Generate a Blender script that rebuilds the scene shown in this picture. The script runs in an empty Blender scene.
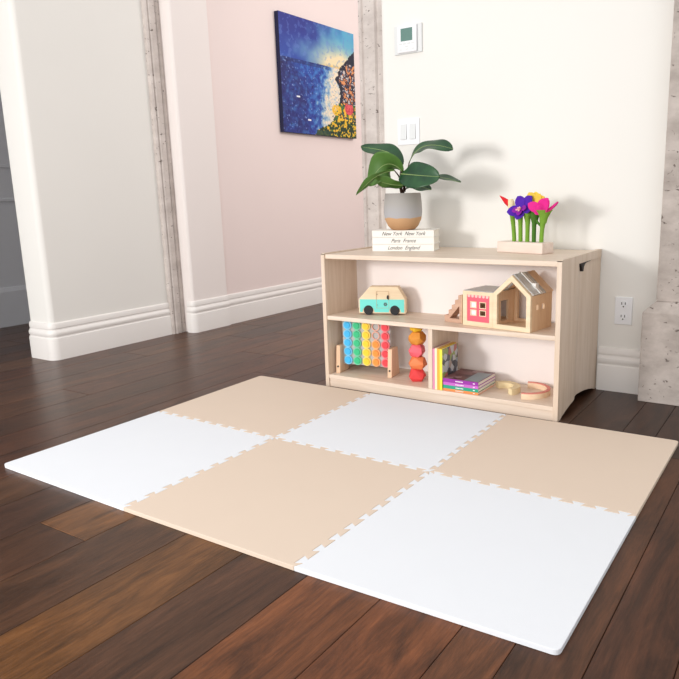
import bpy, bmesh, math, random
from mathutils import Vector, Matrix, noise as mn

scn = bpy.context.scene
C = scn.collection
random.seed(7)

# ------------------------------------------------------------------ camera, world, lights, exposure
F_PX, CX, CY, W_PX = 683.17, 378.86, 340.2, 679.0
YAW, PITCH, ROLL = 0.57312, -0.20892, -0.0252
cam_d = bpy.data.cameras.new('camera')
cam_d.sensor_width = 36.0
cam_d.lens = 36.0 * F_PX / W_PX
cam_d.shift_x = -(CX - W_PX / 2) / W_PX
cam_d.shift_y = (CY - W_PX / 2) / W_PX
cam = bpy.data.objects.new('camera', cam_d)
C.objects.link(cam)
fw = Vector((-math.sin(YAW) * math.cos(PITCH), math.cos(YAW) * math.cos(PITCH), math.sin(PITCH)))
rt = Vector((math.cos(YAW), math.sin(YAW), 0))
up = rt.cross(fw)
r2 = math.cos(ROLL) * rt + math.sin(ROLL) * up
u2 = -math.sin(ROLL) * rt + math.cos(ROLL) * up
M = Matrix((r2, u2, -fw)).transposed().to_4x4()
M.translation = Vector((2.15864, -1.08787, 0.82913))
cam.matrix_world = M
scn.camera = cam

world = bpy.data.worlds.new('world')
scn.world = world
world.use_nodes = True
bg = world.node_tree.nodes['Background']
bg.inputs[0].default_value = (1.0, 0.99, 0.985, 1)
bg.inputs[1].default_value = 0.9


def area(name, loc, target, sx, sy, power, col=(1, 1, 1)):
    d = bpy.data.lights.new(name, 'AREA')
    d.shape = 'RECTANGLE'
    d.size, d.size_y, d.energy, d.color = sx, sy, power, col
    o = bpy.data.objects.new(name, d)
    C.objects.link(o)
    o.location = loc
    o.rotation_euler = (Vector(target) - Vector(loc)).to_track_quat('-Z', 'Y').to_euler()
    return o


area('window_and_fill_light', (-0.9, -3.2, 1.35), (0.9, 1.5, 0.5), 0.8, 0.8, 120, (1.0, 0.98, 0.96))
area('window_and_fill_light', (1.5, -3.0, 1.25), (0.9, 1.5, 0.5), 1.8, 1.4, 30, (1.0, 0.985, 0.97))  # soft fill added near the camera to brighten the shelf, not a window
area('next_room_fill', (1.3, 3.6, 2.3), (-1.1, 3.0, 1.0), 1.0, 1.0, 30, (1.0, 0.90, 0.85))  # unseen warm light added so the room beyond is lit

scn.view_settings.view_transform = 'Standard'
scn.view_settings.look = 'None'
scn.view_settings.exposure = 0.0
scn.view_settings.gamma = 1.0
scn.view_settings.use_curve_mapping = False


# ------------------------------------------------------------------ materials
def srgb(c):
    return tuple(((v / 255.0) / 12.92 if v / 255.0 <= 0.04045 else ((v / 255.0 + 0.055) / 1.055) ** 2.4) for v in c) + (1,)


def new_mat(name, col, rough=0.5, spec=0.4):
    m = bpy.data.materials.new(name)
    m.use_nodes = True
    b = m.node_tree.nodes['Principled BSDF']
    b.inputs['Base Color'].default_value = srgb(col)
    b.inputs['Roughness'].default_value = rough
    b.inputs['Specular IOR Level'].default_value = spec
    return m, m.node_tree, b


def nd(nt, t, **kw):
    n = nt.nodes.new(t)
    for k, v in kw.items():
        if k in n.inputs:
            n.inputs[k].default_value = v
        else:
            setattr(n, k, v)
    return n


def plain(name, col, rough=0.5, spec=0.4, var=0.03, scale=12, bump=0.0, bscale=200):
    """flat colour with a faint procedural mottling and optional bump"""
    m, nt, b = new_mat(name, col, rough, spec)
    tc = nd(nt, 'ShaderNodeTexCoord')
    nz = nd(nt, 'ShaderNodeTexNoise', Scale=scale, Detail=3.0)
    nt.links.new(tc.outputs['Object'], nz.inputs['Vector'])
    mx = nd(nt, 'ShaderNodeMix', data_type='RGBA')
    c = srgb(col)
    mx.inputs['A'].default_value = tuple(v * (1 - var) for v in c[:3]) + (1,)
    mx.inputs['B'].default_value = tuple(min(1, v * (1 + var)) for v in c[:3]) + (1,)
    nt.links.new(nz.outputs['Fac'], mx.inputs['Factor'])
    nt.links.new(mx.outputs['Result'], b.inputs['Base Color'])
    if bump:
        n2 = nd(nt, 'ShaderNodeTexNoise', Scale=bscale, Detail=2.0)
        nt.links.new(tc.outputs['Object'], n2.inputs['Vector'])
        bp = nd(nt, 'ShaderNodeBump', Strength=bump, Distance=0.002)
        nt.links.new(n2.outputs['Fac'], bp.inputs['Height'])
        nt.links.new(bp.outputs['Normal'], b.inputs['Normal'])
    return m


def wood(name, light, dark, axis='X', scale=14, rough=0.5, stretch=12, bias=0.5):
    m, nt, b = new_mat(name, light, rough, 0.35)
    tc = nd(nt, 'ShaderNodeTexCoord')
    mp = nd(nt, 'ShaderNodeMapping')
    s = {'X': (1, stretch, stretch), 'Y': (stretch, 1, stretch), 'Z': (stretch, stretch, 1)}[axis]
    mp.inputs['Scale'].default_value = s
    nt.links.new(tc.outputs['Object'], mp.inputs['Vector'])
    nz = nd(nt, 'ShaderNodeTexNoise', Scale=scale / 4.0, Detail=6.0, Roughness=0.6, Distortion=0.4)
    nt.links.new(mp.outputs['Vector'], nz.inputs['Vector'])
    cr = nd(nt, 'ShaderNodeValToRGB')
    cr.color_ramp.elements[0].position = 0.3
    cr.color_ramp.elements[0].color = srgb(dark)
    cr.color_ramp.elements[1].position = 0.3 + 0.7 * bias
    cr.color_ramp.elements[1].color = srgb(light)
    nt.links.new(nz.outputs['Fac'], cr.inputs['Fac'])
    nt.links.new(cr.outputs['Color'], b.inputs['Base Color'])
    return m


def glass(name, tint=(235, 240, 240), alpha_mix=0.55):
    m = bpy.data.materials.new(name)
    m.use_nodes = True
    nt = m.node_tree
    nt.nodes.clear()
    out = nd(nt, 'ShaderNodeOutputMaterial')
    tr = nd(nt, 'ShaderNodeBsdfTransparent')
    tr.inputs[0].default_value = srgb(tint)
    gl = nd(nt, 'ShaderNodeBsdfPrincipled')
    gl.inputs['Base Color'].default_value = srgb((240, 240, 240))
    gl.inputs['Roughness'].default_value = 0.25
    mx = nd(nt, 'ShaderNodeMixShader')
    mx.inputs[0].default_value = 1 - alpha_mix
    nt.links.new(tr.outputs[0], mx.inputs[1])
    nt.links.new(gl.outputs[0], mx.inputs[2])
    nt.links.new(mx.outputs[0], out.inputs[0])
    return m


def attr_mat(name, attr='tint', rough=0.5, spec=0.4, bump=0):
    m, nt, b = new_mat(name, (200, 200, 200), rough, spec)
    a = nd(nt, 'ShaderNodeAttribute', attribute_name=attr)
    nt.links.new(a.outputs['Color'], b.inputs['Base Color'])
    return m


def stone_mat(name, lo=(160, 150, 143), hi=(198, 188, 181)):
    m, nt, b = new_mat(name, (205, 196, 188), 0.8, 0.2)
    tc = nd(nt, 'ShaderNodeTexCoord')
    n1 = nd(nt, 'ShaderNodeTexNoise', Scale=7.0, Detail=6.0, Roughness=0.65)
    n2 = nd(nt, 'ShaderNodeTexNoise', Scale=32.0, Detail=3.0, Distortion=1.2)
    mp = nd(nt, 'ShaderNodeMapping')
    mp.inputs['Scale'].default_value = (1, 1, 1.7)
    nt.links.new(tc.outputs['Object'], mp.inputs['Vector'])
    nt.links.new(mp.outputs['Vector'], n1.inputs['Vector'])
    nt.links.new(mp.outputs['Vector'], n2.inputs['Vector'])
    c1 = nd(nt, 'ShaderNodeValToRGB')
    c1.color_ramp.elements[0].position = 0.3
    c1.color_ramp.elements[0].color = srgb(lo)
    c1.color_ramp.elements[1].position = 0.7
    c1.color_ramp.elements[1].color = srgb(hi)
    c2 = nd(nt, 'ShaderNodeValToRGB')          # travertine pits
    c2.color_ramp.elements[0].position = 0.30
    c2.color_ramp.elements[0].color = (0, 0, 0, 1)
    c2.color_ramp.elements[1].position = 0.34
    c2.color_ramp.elements[1].color = (1, 1, 1, 1)
    nt.links.new(n1.outputs['Fac'], c1.inputs['Fac'])
    nt.links.new(n2.outputs['Fac'], c2.inputs['Fac'])
    mx = nd(nt, 'ShaderNodeMix', data_type='RGBA')
    mx.inputs['A'].default_value = srgb((118, 108, 102))
    nt.links.new(c2.outputs['Color'], mx.inputs['Factor'])
    nt.links.new(c1.outputs['Color'], mx.inputs['B'])
    nt.links.new(mx.outputs['Result'], b.inputs['Base Color'])
    bp = nd(nt, 'ShaderNodeBump', Strength=0.6, Distance=0.004)
    nt.links.new(c2.outputs['Color'], bp.inputs['Height'])
    nt.links.new(bp.outputs['Normal'], b.inputs['Normal'])
    return m


def floor_mat():
    m, nt, b = new_mat('dark_plank_floor', (90, 60, 45), 0.31, 0.27)
    tc = nd(nt, 'ShaderNodeTexCoord')
    at = nd(nt, 'ShaderNodeAttribute', attribute_name='tint')
    sh = nd(nt, 'ShaderNodeAttribute', attribute_name='shift')
    add = nd(nt, 'ShaderNodeVectorMath', operation='ADD')
    nt.links.new(tc.outputs['Object'], add.inputs[0])
    nt.links.new(sh.outputs['Vector'], add.inputs[1])
    mp = nd(nt, 'ShaderNodeMapping')
    mp.inputs['Scale'].default_value = (8, 1.3, 1)
    nt.links.new(add.outputs[0], mp.inputs['Vector'])
    n1 = nd(nt, 'ShaderNodeTexNoise', Scale=1.5, Detail=10.0, Roughness=0.66, Distortion=1.6)
    nt.links.new(mp.outputs['Vector'], n1.inputs['Vector'])
    mp2 = nd(nt, 'ShaderNodeMapping')
    mp2.inputs['Scale'].default_value = (120, 9, 1)
    nt.links.new(add.outputs[0], mp2.inputs['Vector'])
    n2 = nd(nt, 'ShaderNodeTexNoise', Scale=1.6, Detail=6.0, Roughness=0.75)
    nt.links.new(mp2.outputs['Vector'], n2.inputs['Vector'])
    r1 = nd(nt, 'ShaderNodeMapRange')
    r1.inputs['From Min'].default_value = 0.33
    r1.inputs['From Max'].default_value = 0.68
    r1.inputs['To Min'].default_value = 0.42
    r1.inputs['To Max'].default_value = 1.5
    nt.links.new(n1.outputs['Fac'], r1.inputs['Value'])
    r2_ = nd(nt, 'ShaderNodeMapRange')
    r2_.inputs['From Min'].default_value = 0.3
    r2_.inputs['From Max'].default_value = 0.7
    r2_.inputs['To Min'].default_value = 0.66
    r2_.inputs['To Max'].default_value = 1.32
    nt.links.new(n2.outputs['Fac'], r2_.inputs['Value'])
    mu = nd(nt, 'ShaderNodeMath', operation='MULTIPLY')
    nt.links.new(r1.outputs[0], mu.inputs[0])
    nt.links.new(r2_.outputs[0], mu.inputs[1])
    vm = nd(nt, 'ShaderNodeVectorMath', operation='SCALE')
    nt.links.new(at.outputs['Color'], vm.inputs[0])
    nt.links.new(mu.outputs[0], vm.inputs['Scale'])
    nt.links.new(vm.outputs[0], b.inputs['Base Color'])
    bp = nd(nt, 'ShaderNodeBump', Strength=0.25, Distance=0.0015)
    nt.links.new(n2.outputs['Fac'], bp.inputs['Height'])
    nt.links.new(bp.outputs['Normal'], b.inputs['Normal'])
    return m


MAT = {}
MAT['wall'] = plain('white_wall_paint', (237, 235, 230), 0.75, 0.2, 0.012, 3)
MAT['wall_stub'] = plain('warm_white_wall_paint', (240, 232, 228), 0.75, 0.2, 0.012, 3)
MAT['wall_pink'] = plain('blush_wall_paint', (238, 223, 219), 0.75, 0.2, 0.015, 3)
MAT['trim'] = plain('white_trim_paint', (238, 234, 230), 0.4, 0.4, 0.01, 6)
MAT['hall'] = plain('shaded_white_panel_paint', (205, 207, 212), 0.6, 0.3, 0.02, 5)  # white panel, greyed so the colour carries some of the hallway shade
MAT['stone'] = stone_mat('shaded_travertine_stone')  # pillar stone, its shade put into the darker colour
MAT['stone_lit'] = stone_mat('lit_travertine_stone', (186, 176, 170), (216, 207, 201))  # same stone for the jambs, lighter copy without the pillar's painted shade
MAT['floor'] = floor_mat()
MAT['gap'] = plain('floor_seam', (28, 18, 14), 0.8, 0.1)
MAT['maple'] = wood('pale_maple', (232, 214, 197), (216, 195, 174), 'X', 12, 0.42, 14)
MAT['maple_v'] = wood('pale_maple_upright', (226, 207, 189), (210, 188, 165), 'Z', 12, 0.42, 14)
MAT['white_back'] = plain('white_back_board', (246, 238, 235), 0.5, 0.3, 0.01)
MAT['mat_white'] = plain('white_foam', (232, 235, 240), 0.7, 0.25, 0.01, 8, 0.25, 500)
MAT['mat_beige'] = plain('beige_foam', (224, 205, 187), 0.7, 0.25, 0.012, 8, 0.3, 500)
MAT['plate'] = plain('white_plastic', (238, 239, 242), 0.35, 0.45, 0.005)
MAT['plate_grey'] = plain('pale_grey_plastic', (222, 224, 224), 0.4, 0.4, 0.005)
MAT['slot'] = plain('dark_slot', (50, 45, 44), 0.6, 0.2)
MAT['lcd'] = plain('green_grey_screen', (96, 132, 124), 0.25, 0.5, 0.08, 120)
MAT['ink'] = plain('black_ink', (78, 76, 78), 0.6, 0.2)
MAT['toywood'] = wood('toy_pine', (240, 220, 188), (228, 203, 168), 'X', 20, 0.5, 10)
MAT['beech'] = wood('toy_beech', (236, 204, 168), (222, 184, 146), 'Z', 20, 0.5, 10)
MAT['blush'] = wood('blush_pine', (234, 200, 168), (222, 184, 150), 'Z', 20, 0.5, 10)
MAT['rosewood'] = wood('pinkish_wood', (214, 176, 152), (190, 150, 126), 'X', 20, 0.5, 10)
MAT['teal'] = plain('aqua_paint', (118, 224, 214), 0.5, 0.4)
MAT['rubber'] = plain('black_rubber', (28, 28, 32), 0.5, 0.4)
MAT['pink_panel'] = plain('pink_paint', (240, 100, 118), 0.5, 0.3)
MAT['acrylic'] = glass('clear_acrylic')
MAT['white_paint'] = plain('white_paint', (242, 240, 236), 0.4, 0.4, 0.01)
MAT['paper'] = plain('book_pages', (240, 236, 226), 0.8, 0.1, 0.03, 300)
MAT['cover_white'] = plain('ivory_book_cover', (243, 240, 233), 0.5, 0.3, 0.01)
MAT['leaf'] = None


# ------------------------------------------------------------------ mesh helpers
def link(name, me, m, parent=None):
    o = bpy.data.objects.new(name, me)
    C.objects.link(o)
    if m is not None:
        me.materials.append(m)
    if parent is not None:
        o.parent = parent
    return o


def obj(name, bm, m, parent=None, smooth=False, bevel=0.0, seg=2, autos=None):
    bmesh.ops.recalc_face_normals(bm, faces=bm.faces[:])
    me = bpy.data.meshes.new(name)
    bm.to_mesh(me)
    bm.free()
    if smooth:
        for p in me.polygons:
            p.use_smooth = True
        if autos:
            me.set_sharp_from_angle(angle=math.radians(autos))
    o = link(name, me, m, parent)
    if bevel:
        md = o.modifiers.new('bevel', 'BEVEL')
        md.width = bevel
        md.segments = seg
        md.limit_method = 'ANGLE'
        md.angle_limit = math.radians(40)
    return o


def empty(name, loc, rz=0.0):
    o = bpy.data.objects.new(name, None)
    o.empty_display_size = 0.05
    C.objects.link(o)
    o.location = loc
    o.rotation_euler = (0, 0, rz)
    return o


def tag(o, label, cat, group=None):
    o['label'] = label
    o['category'] = cat
    if group:
        o['group'] = group
    return o


def structure(o):
    o['kind'] = 'structure'
    return o


def box(bm, x0, x1, y0, y1, z0, z1):
    vs = [bm.verts.new((x, y, z)) for z in (z0, z1) for x, y in ((x0, y0), (x1, y0), (x1, y1), (x0, y1))]
    for f in ((0, 3, 2, 1), (4, 5, 6, 7), (0, 1, 5, 4), (1, 2, 6, 5), (2, 3, 7, 6), (3, 0, 4, 7)):
        bm.faces.new([vs[i] for i in f])
    return vs


def boxo(name, b, m, parent=None, bevel=0.0):
    bm = bmesh.new()
    box(bm, *b)
    return obj(name, bm, m, parent, bevel=bevel)


def prism(bm, pts, axis, a, b):
    """extrude a 2-D outline along an axis: 'y' takes (x,z), 'z' takes (x,y), 'x' takes (y,z)"""
    def P(p, t):
        return {'y': (p[0], t, p[1]), 'z': (p[0], p[1], t), 'x': (t, p[0], p[1])}[axis]
    A = [bm.verts.new(P(p, a)) for p in pts]
    B = [bm.verts.new(P(p, b)) for p in pts]
    n = len(pts)
    bm.faces.new(A)
    bm.faces.new(B[::-1])
    for i in range(n):
        bm.faces.new((A[i], A[(i + 1) % n], B[(i + 1) % n], B[i]))


def ring(bm, outer, inner, axis, a, b):
    """prism with one hole; outlines have the same number of points"""
    def P(p, t):
        return {'y': (p[0], t, p[1]), 'z': (p[0], p[1], t), 'x': (t, p[0], p[1])}[axis]
    n = len(outer)
    L = [[bm.verts.new(P(p, t)) for p in o] for o in (outer, inner) for t in (a, b)]
    oa, ob, ia, ib = L
    for i in range(n):
        j = (i + 1) % n
        bm.faces.new((oa[i], oa[j], ia[j], ia[i]))
        bm.faces.new((ob[i], ob[j], ib[j], ib[i]))
        bm.faces.new((oa[i], oa[j], ob[j], ob[i]))
        bm.faces.new((ia[i], ia[j], ib[j], ib[i]))


def grid_holes(bm, xs, zs, holes, axis, a, b):
    """slab made of cells; cells listed in holes are left open"""
    def P(x, z, t):
        return {'y': (x, t, z), 'x': (t, x, z), 'z': (x, z, t)}[axis]
    V = {}
    def v(i, j, k):
        if (i, j, k) not in V:
            V[(i, j, k)] = bm.verts.new(P(xs[i], zs[j], (a, b)[k]))
        return V[(i, j, k)]
    nx, nz = len(xs) - 1, len(zs) - 1
    solid = lambda i, j: 0 <= i < nx and 0 <= j < nz and (i, j) not in holes
    for i in range(nx):
        for j in range(nz):
            if not solid(i, j):
                continue
            for k in (0, 1):
                bm.faces.new((v(i, j, k), v(i + 1, j, k), v(i + 1, j + 1, k), v(i, j + 1, k)))
            for (di, dj, e) in ((-1, 0, ((i, j), (i, j + 1))), (1, 0, ((i + 1, j), (i + 1, j + 1))),
                                (0, -1, ((i, j), (i + 1, j))), (0, 1, ((i, j + 1), (i + 1, j + 1)))):
                if not solid(i + di, j + dj):
                    (p, q), (r, s) = e
                    bm.faces.new((v(p, q, 0), v(r, s, 0), v(r, s, 1), v(p, q, 1)))


def tube(bm, pts, rad, n=10, cap=True):
    pts = [Vector(p) for p in pts]
    if not isinstance(rad, (list, tuple)):
        rad = [rad] * len(pts)
    rings = []
    for i, p in enumerate(pts):
        t = (pts[min(i + 1, len(pts) - 1)] - pts[max(i - 1, 0)]).normalized()
        a = t.cross(Vector((0, 1, 0.01)))
        if a.length < 0.2:
            a = t.cross(Vector((1, 0, 0)))
        a.normalize()
        b = t.cross(a)
        rings.append([bm.verts.new(p + rad[i] * (math.cos(2 * math.pi * k / n) * a + math.sin(2 * math.pi * k / n) * b)) for k in range(n)])
    for i in range(len(rings) - 1):
        for k in range(n):
            bm.faces.new((rings[i][k], rings[i][(k + 1) % n], rings[i + 1][(k + 1) % n], rings[i + 1][k]))
    if cap:
        bm.faces.new(rings[0][::-1])
        bm.faces.new(rings[-1])


def lathe(bm, prof, n=40, c=(0, 0)):
    rings = []
    for r, z in prof:
        rings.append([bm.verts.new((c[0] + r * math.cos(2 * math.pi * k / n), c[1] + r * math.sin(2 * math.pi * k / n), z)) for k in range(n)])
    for i in range(len(rings) - 1):
        for k in range(n):
            bm.faces.new((rings[i][k], rings[i][(k + 1) % n], rings[i + 1][(k + 1) % n], rings[i + 1][k]))
    bm.faces.new(rings[0][::-1])
    bm.faces.new(rings[-1])


def disc(bm, c, r, h, axis='y', n=24):
    """short cylinder whose axis runs along the given axis, starting at c"""
    pts = [(r * math.cos(2 * math.pi * k / n), r * math.sin(2 * math.pi * k / n)) for k in range(n)]
    if axis == 'y':
        prism(bm, [(c[0] + a, c[2] + b) for a, b in pts], 'y', c[1], c[1] + h)
    elif axis == 'x':
        prism(bm, [(c[1] + a, c[2] + b) for a, b in pts], 'x', c[0], c[0] + h)
    else:
        prism(bm, [(c[0] + a, c[1] + b) for a, b in pts], 'z', c[2], c[2] + h)


def sweep_profile(bm, path, prof, left=True):
    """sweep a (depth,height) profile along a 2-D floor path; depth goes to the side of travel"""
    n = len(path)
    R = []
    for i in range(n):
        p = Vector(path[i])
        d0 = (p - Vector(path[i - 1])).normalized() if i > 0 else None
        d1 = (Vector(path[i + 1]) - p).normalized() if i < n - 1 else None
        if d0 is None: d0 = d1
        if d1 is None: d1 = d0
        s = 1 if left else -1
        n0 = Vector((-d0.y, d0.x)) * s
        n1 = Vector((-d1.y, d1.x)) * s
        m = (n0 + n1).normalized()
        k = 1 / max(0.3, m.dot(n0))
        R.append([bm.verts.new((p.x + m.x * k * a, p.y + m.y * k * a, z)) for a, z in prof])
    for i in range(n - 1):
        for j in range(len(prof) - 1):
            bm.faces.new((R[i][j], R[i + 1][j], R[i + 1][j + 1], R[i][j + 1]))
    for q in (R[0], R[-1]):
        bm.faces.new(q)
    return R


def text_mesh(name, s, size, m, parent, loc, rot, shear=0.0, sx=1.0, thick=0.0003, align='CENTER'):
    cu = bpy.data.curves.new(name, 'FONT')
    cu.body = s
    cu.size = size
    cu.shear = shear
    cu.extrude = thick
    cu.align_x = align
    cu.align_y = 'CENTER'
    t = bpy.data.objects.new(name + '_curve', cu)
    C.objects.link(t)
    bpy.context.view_layer.update()
    me = bpy.data.meshes.new_from_object(t)
    bpy.data.objects.remove(t)
    o = link(name, me, m, parent)
    me.materials.clear()
    me.materials.append(m)
    o.location = loc
    o.rotation_euler = rot
    o.scale = (sx, 1, 1)
    return o


# ------------------------------------------------------------------ floor: separate planks in one mesh
def build_floor():
    bm = bmesh.new()
    tl = bm.loops.layers.float_color.new('tint')
    sl = bm.loops.layers.float_color.new('shift')
    rnd = random.Random(3)
    pal = [(74, 46, 33), (80, 50, 35), (86, 54, 37), (66, 41, 31), (84, 54, 38), (78, 46, 32)]
    fixed = {  # plank column -> list of (y_end, colour) from the front backwards
        0: [(-0.9, pal[1]), (-0.17, pal[0]), (0.9, (110, 70, 42))],
        1: [(-1.1, pal[4]), (1.2, (78, 50, 36))],
        2: [(-0.75, pal[1]), (1.3, (104, 66, 38))],
        3: [(-1.4, pal[5]), (0.8, (76, 48, 35))],
        4: [(-0.9, pal[0]), (1.0, (108, 62, 37))],
        5: [(0.3, (106, 60, 37)), (2.0, (60, 36, 28))],
        6: [(0.8, (96, 56, 36)), (2.4, (58, 35, 27))],
        7: [(1.1, (84, 50, 34)), (2.4, (56, 34, 26))],
        8: [(0.9, (76, 44, 31)), (2.4, (54, 33, 26))],
        9: [(0.9, (72, 42, 30)), (2.4, (54, 33, 26))],
    }
    W0, GAP = 0.195, 0.0006
    edges = [0.48 + W0 * k for k in range(-18, 5)] + [1.450, 1.638, 1.747, 1.88, 2.015, 2.21, 2.405, 2.6, 2.795, 2.99, 3.185]
    for k, (x0, x1) in enumerate(zip(edges, edges[1:]), start=-18):
        y = -3.4 if k in fixed else -3.4 + rnd.random() * 0.9
        ys = [(-3.4 if k in fixed else y - 1.0, None)]
        segs = []
        cur = -3.4
        if k in fixed:
            for ye, col in fixed[k]:
                segs.append((cur, ye, col))
                cur = ye
        while cur < 5.2:
            nx = cur + 0.9 + rnd.random() * 1.3
            segs.append((cur, min(nx, 5.2), pal[rnd.randrange(len(pal))]))
            cur = nx
        for a, b, col in segs:
            xa, xb, ya, yb = x0 + GAP, x1 - GAP, a + GAP, b - GAP
            e = 0.0011
            top = [bm.verts.new(v) for v in ((xa + e, ya + e, 0), (xb - e, ya + e, 0), (xb - e, yb - e, 0), (xa + e, yb - e, 0))]
            bot = [bm.verts.new(v) for v in ((xa, ya, -0.0014), (xb, ya, -0.0014), (xb, yb, -0.0014), (xa, yb, -0.0014))]
            fs = [bm.faces.new(top)] + [bm.faces.new((bot[i], bot[(i + 1) % 4], top[(i + 1) % 4], top[i])) for i in range(4)]
            c = srgb((col[0] * 0.97, col[1] * 0.98, col[2] * 0.88))
            s = (rnd.random() * 9, rnd.random() * 9, rnd.random() * 9, 1)
            for f in fs:
                for lp in f.loops:
                    lp[tl] = c
                    lp[sl] = s
    me = bpy.data.meshes.new('floor')
    n0 = len(bm.faces)
    box(bm, -3.1, 3.2, -3.4, 5.2, -0.05, -0.0014)
    for i, f in enumerate(bm.faces):
        f.material_index = 0 if i < n0 else 1
    bm.normal_update()
    bm.to_mesh(me)
    bm.free()
    o = link('floor', me, MAT['floor'])
    me.materials.append(MAT['gap'])
    structure(o)


build_floor()

# ------------------------------------------------------------------ walls
H = 2.6


def arc_pts(cx, cy, r, a0, a1, n=8):
    return [(cx + r * math.cos(math.radians(a0 + (a1 - a0) * i / n)), cy + r * math.sin(math.radians(a0 + (a1 - a0) * i / n))) for i in range(n + 1)]


def wall(name, outline, m, z0=0.0, z1=H, smooth=True):
    bm = bmesh.new()
    prism(bm, outline, 'z', z0, z1)
    o = obj(name, bm, m, smooth=smooth, autos=35)
    return structure(o)


XL = -1.262
# left wall with a bull-nosed end towards the hallway
r = 0.03
wall('wall_left', [(XL, 1.775)] + arc_pts(XL - r, 0.985 + r, r, 0, -90) + arc_pts(-1.47 + r, 0.985 + r, r, -90, -180) + [(-1.47, 1.775)], MAT['wall'])
# stub beyond the stone jamb, then the blush wall of the next room
wall('wall_left_stub', [(-1.47, 1.880)] + arc_pts(-1.15 - 0.02, 1.880 + 0.02, 0.02, -90, 0) + [(-1.15, 2.18), (-1.47, 2.18)], MAT['wall_stub'])
wall('wall_next_room', [(-1.47, 2.18), (-1.165, 2.18), (-1.165, 5.2), (-1.47, 5.2)], MAT['wall_pink'])
wall('wall_back', arc_pts(0.385, 1.80, 0.025, -180, -90, 6) + arc_pts(1.55, 2.125, 0.35, -90, -75, 8) + [(1.64, 1.93), (0.36, 1.93)], MAT['wall'])
wall('wall_back_right', [(1.6405, 1.80), (3.2, 1.80), (3.2, 1.93), (1.6405, 1.93)], MAT['wall'])
wall('wall_far', [(-1.2, 5.0), (3.2, 5.0), (3.2, 5.2), (-1.2, 5.2)], MAT['wall_pink'])

# hallway panelled wall on the far left
bm = bmesh.new()
box(bm, -2.70, -2.56, -0.2, 5.2, 0, H)
structure(obj('wall_hallway', bm, MAT['hall']))
bm = bmesh.new()
prism(bm, [(-2.56, 0.0), (-2.535, 0.0), (-2.535, 0.24), (-2.545, 0.26), (-2.56, 0.27)], 'y', -0.2, 5.2)
structure(obj('baseboard_hallway', bm, MAT['hall']))
for i, z in enumerate((0.86, 1.085)):
    bm = bmesh.new()
    prism(bm, [(-2.56, z - 0.012), (-2.548, z - 0.008), (-2.548, z + 0.008), (-2.56, z + 0.012)], 'y', -0.2, 5.2)
    structure(obj('trim_%d' % (i + 1), bm, MAT['hall']))
# hallway ceiling and end walls keep it in the shade
structure(boxo('ceiling', (-2.70, -1.26, -0.2, 5.2, H, H + 0.1), MAT['wall']))
structure(boxo('wall_hallway_near', (-2.70, -1.9, -0.3, -0.2, 0, H), MAT['hall']))

# ------------------------------------------------------------------ baseboards
PROF = [(0, 0), (0.018, 0), (0.018, 0.110), (0.0165, 0.118), (0.0125, 0.122), (0.0125, 0.127), (0.016, 0.134), (0.017, 0.142), (0.016, 0.150),
        (0.011, 0.158), (0.0085, 0.163), (0.0085, 0.168), (0.0105, 0.172), (0.0105, 0.186), (0.007, 0.198), (0, 0.202)]


def baseboard(name, path, left=True, m='trim', s=1.0):
    bm = bmesh.new()
    sweep_profile(bm, path, [(a, z * s) for a, z in PROF], left)
    return structure(obj(name, bm, MAT[m], smooth=True, autos=25))


baseboard('baseboard_left', [(XL, 1.79)] + arc_pts(XL - r, 0.985 + r, r, 0, -90, 5) + arc_pts(-1.47 + r, 0.985 + r, r, -90, -180, 5) + [(-1.47, 1.775)], left=True)
baseboard('baseboard_stub', [(-1.15, 2.18), (-1.15, 1.902)] + arc_pts(-1.17, 1.900, 0.02, 0, -90, 5)[1:] + [(-1.197, 1.880)], left=True)
baseboard('baseboard_next_room', [(-1.165, 5.0), (-1.165, 2.18)], left=True)
baseboard('baseboard_back', [(1.60, 1.775), (1.416, 1.775)], left=True, s=0.915)


# ------------------------------------------------------------------ stone casings
def stone_casing(name, x0, x1, y0, y1, face):
    """fluted stone jamb; face = 'x' fluted towards +x, 'y' fluted towards -y"""
    bm = bmesh.new()
    if face == 'x':
        w = y1 - y0
        pts = [(x0, y0), (x1 - 0.012, y0), (x1 - 0.004, y0 + 0.10 * w), (x1 - 0.012, y0 + 0.16 * w), (x1, y0 + 0.24 * w), (x1, y0 + 0.60 * w),
               (x1 - 0.012, y0 + 0.66 * w), (x1 - 0.004, y0 + 0.74 * w), (x1 - 0.010, y1), (x0, y1)]
    else:
        w = x1 - x0
        pts = [(x0, y1), (x0, y0 + 0.012), (x0 + 0.14 * w, y0 + 0.006), (x0 + 0.20 * w, y0 + 0.014), (x0 + 0.28 * w, y0), (x0 + 0.74 * w, y0),
               (x0 + 0.80 * w, y0 + 0.014), (x0 + 0.88 * w, y0 + 0.010), (x1, y0 + 0.02), (x1, y1)]
    prism(bm, pts, 'z', 0, H)
    return structure(obj(name, bm, MAT['stone_lit'], bevel=0.0015))


stone_casing('trim_3', -1.30, -1.225, 1.7755, 1.880, 'x')
stone_casing('trim_4', 0.232, 0.362, 1.775, 1.93, 'y')

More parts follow.
